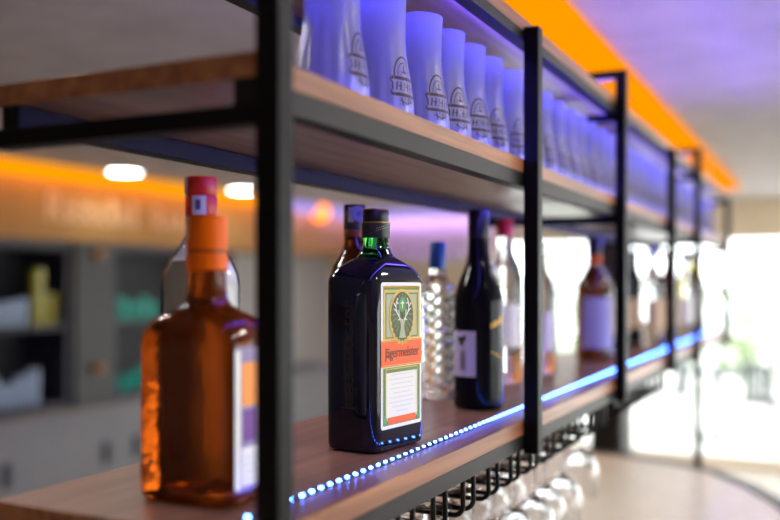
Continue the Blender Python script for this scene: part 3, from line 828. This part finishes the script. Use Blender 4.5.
# 5. cut-glass bottle with blue cap
bottle('faceted clear bottle with dark blue cap between the sharp bottle and the black one', (-.584, 1.374, ZS),
    [(0, 0), (.028, 0)] + [(.0305, .006 + .0095*k) for k in range(19)] + [(.027, .187), (.018, .196), (.014, .204), (.013, .216)], M['glass_full'],
    [(.013, .213), (.0138, .214), (.0138, .2565), (.0128, .258), (0, .258)], M['blue_cap'], seg=18, rip=lambda i, z: (.0016 if (i + int(round((z - .006)/.0095))) % 2 else -.0016) if .005 < z < .18 else 0, flat=True)
# 6. black bottle
bb = bottle('black round-shouldered bottle with lilac label in front of the blue-capped bottle', (-.482, 1.294, ZS),
    [(0, 0), (.034, 0), (.0375, .004), (.038, .01), (.038, .155), (.0365, .172), (.032, .188), (.0245, .206), (.0185, .222), (.0160, .238), (.0152, .26)], M['black_glass'],
    [(.0152, .258), (.0162, .259), (.0162, .300), (.0152, .3015), (0, .3015)], M['black_cap'],
    labels=[('side_label', .0381, -109, 66, .050, .118, M['paper_lilac'])])
lb = [c for c in kids(bb) if c.name.startswith('side_label')][0]
bm = B()
wrap(bm, .0387, math.radians(-122), math.radians(-100), .103, .109, .0003, 5); wrap(bm, .0387, math.radians(-116), math.radians(-106), .097, .103, .0003, 5); wrap(bm, .0387, math.radians(-105), math.radians(-99), .107, .112, .0003, 3)
for k in range(5): wrap(bm, .0387, math.radians(-113 + k*3), math.radians(-112 + k*3), .060, .090 - .003*(k % 3), .0003, 2)
build('label_print', bm, M['ink'], lb)
bm = B()
for k in range(8): wrap(bm, .0381, math.radians(-42 + k*5), math.radians(-38 + k*5), .122 + k*.0012, .130 + k*.0016, .0004, 3)
for k in range(5): wrap(bm, .0381, math.radians(-40 + k*7), math.radians(-36 + k*7), .085 - k*.002, .088 - k*.002, .0004, 3)
build('gold_lettering', bm, M['gold_print'], bb)
# 7. clear bottle with red cap, by the second post
bottle('clear slim bottle with dark red cap beside the second post', (-.556, 1.635, ZS),
    [(0, 0), (.030, 0), (.033, .005), (.033, .20), (.028, .222), (.017, .245), (.0145, .262), (.0145, .28)], M['glass_full'],
    [(.0145, .277), (.0158, .278), (.0158, .309), (.0148, .3105), (0, .3105)], M['red'], labels=[('front_label', .0331, -60, 90, .07, .15, M['paper'])])
bottle('clear bottle just right of the second post', (-.548, 1.835, ZS),
    [(0, 0), (.030, 0), (.033, .005), (.033, .17), (.027, .195), (.016, .215), (.0140, .235), (.0140, .25)], M['glass_full'],
    [(.0140, .247), (.015, .248), (.015, .27), (.014, .271), (0, .271)], M['metal'], labels=[('front_label', .0331, -60, 90, .05, .13, M['paper_lilac'])])
# 8. whisky bottle before the third post
bottle('dark amber whisky bottle with LED-tinted label left of the third post', (-.523, 2.222, ZS),
    [(0, 0), (.040, 0), (.0445, .005), (.045, .012), (.045, .175), (.041, .192), (.030, .21), (.019, .228), (.016, .242), (.0155, .262)], M['amber_dark'],
    [(.016, .258), (.0185, .259), (.0185, .302), (.0175, .3035), (0, .3035)], M['black_cap'], labels=[('front_label', .0451, -66, 105, .03, .155, M['paper_led_tint'])], cap2=([(.0158, .236), (.0166, .237), (.0166, .258), (.016, .259)], M['orange_cap']))
# 9. bottles further along
far = [((-.545, 2.60), 'black_glass', 'black_cap', 'slim black bottle just beyond the third post', 'tan'), ((-.47, 2.72), 'glass_full', 'metal', 'clear bottle with tan label between third and fourth posts', 'tan'),
       ((-.56, 2.90), 'black_glass', 'black_cap', 'black bottle with tan label behind the clear one past the third post', 'tan'), ((-.47, 3.02), 'amber_dark', 'orange_cap', 'brown bottle with orange cap beyond the fourth post', 'tan'),
       ((-.46, 3.30), 'glass_full', 'black_cap', 'clear bottle with black cap between the fifth post and the yellow bottle', 'paper'), ((-.455, 3.50), 'yellow_liq', 'cap_gold', 'yellow-green bottle with gold cap near the far end', 'tan'),
       ((-.47, 3.72), 'amber_dark', 'black_cap', 'brown bottle at the far end of the lower shelf', 'paper')]
for (x, y_), gm, cm, lb_, lm in far:
    bottle(lb_, (x, y_, ZS), [(0, 0), (.028, 0), (.0315, .005), (.0315, .185), (.027, .206), (.017, .228), (.0140, .245), (.0135, .27)], M[gm],
        [(.0138, .262), (.015, .263), (.015, .293), (.014, .2945), (0, .2945)], M[cm], labels=[('front_label', .0316, -50, 120, .05, .14, M[lm])], group='bottles on the far part of the lower shelf')
# pendant globes near the far end
for (x, y_, z_, lb_) in ((-.60, 5.25, .065, 'glowing warm globe lamp hanging beyond the far end of the rack, nearer of two'), (-.50, 5.75, .0, 'glowing warm globe lamp hanging beyond the rack, lower and farther of two')):
    t = thing('pendant_lamp', lb_, 'lamp', (x, y_, Z(z_)), 0, 'warm pendant globes by the window')
    bm = B(); bmesh.ops.create_uvsphere(bm, u_segments=20, v_segments=12, radius=.032)
    build('globe', bm, M['bulb'], t, True)
    build('socket', lathe(B(), [(.014, .03), (.014, .06), (.006, .066)], 16), M['metal'], t, True)
    build('cord', tube(B(), [(0, 0, .064), (0, 0, CEIL - Z(z_))], .002, 6), M['white'], t)

# ------------------------------------------------------------------ daylight
w = bpy.data.worlds.new('sky'); bpy.context.scene.world = w; w.use_nodes = True
bg = w.node_tree.nodes['Background']; bg.inputs[0].default_value = (.97, .985, 1, 1); bg.inputs[1].default_value = 6.5
def portal(loc, rot, sx, sy):
    l = bpy.data.lights.new('window_daylight', 'AREA'); l.shape = 'RECTANGLE'; l.size = sx; l.size_y = sy
    l.cycles.is_portal = True
    o = bpy.data.objects.new('window_daylight', l); C.objects.link(o); o.location = loc; o.rotation_euler = rot
for a, b in WIN_F: portal(((a+b)/2, YF + .16, (wz0+wz1)/2), (-PI/2, 0, 0), b - a, wz1 - wz0)
for a, b in WIN_R: portal((XR + .16, (a+b)/2, 1.29), (0, PI/2, 0), 1.98, b - a)

# ------------------------------------------------------------------ camera
FPX = 900.0
th = math.atan(440 / 900)
cam = bpy.data.cameras.new('camera'); co = bpy.data.objects.new('camera', cam); C.objects.link(co)
cam.sensor_width = 36; cam.lens = FPX / 780 * 36; cam.shift_y = 23 / 780
co.location = (0, 0, EYE); co.rotation_euler = (PI/2, 0, th)
cam.clip_start = .05
cam.dof.use_dof = True; cam.dof.focus_distance = 1.03; cam.dof.aperture_fstop = 1.9
sc = bpy.context.scene
sc.camera = co
sc.view_settings.view_transform = 'Standard'; sc.view_settings.look = 'None'; sc.view_settings.gamma = 1; sc.view_settings.use_curve_mapping = False
sc.view_settings.exposure = 0
sc.cycles.caustics_reflective = False; sc.cycles.caustics_refractive = False
sc.cycles.sample_clamp_indirect = 8
sc.cycles.max_bounces = 14; sc.cycles.transmission_bounces = 14; sc.cycles.transparent_max_bounces = 24
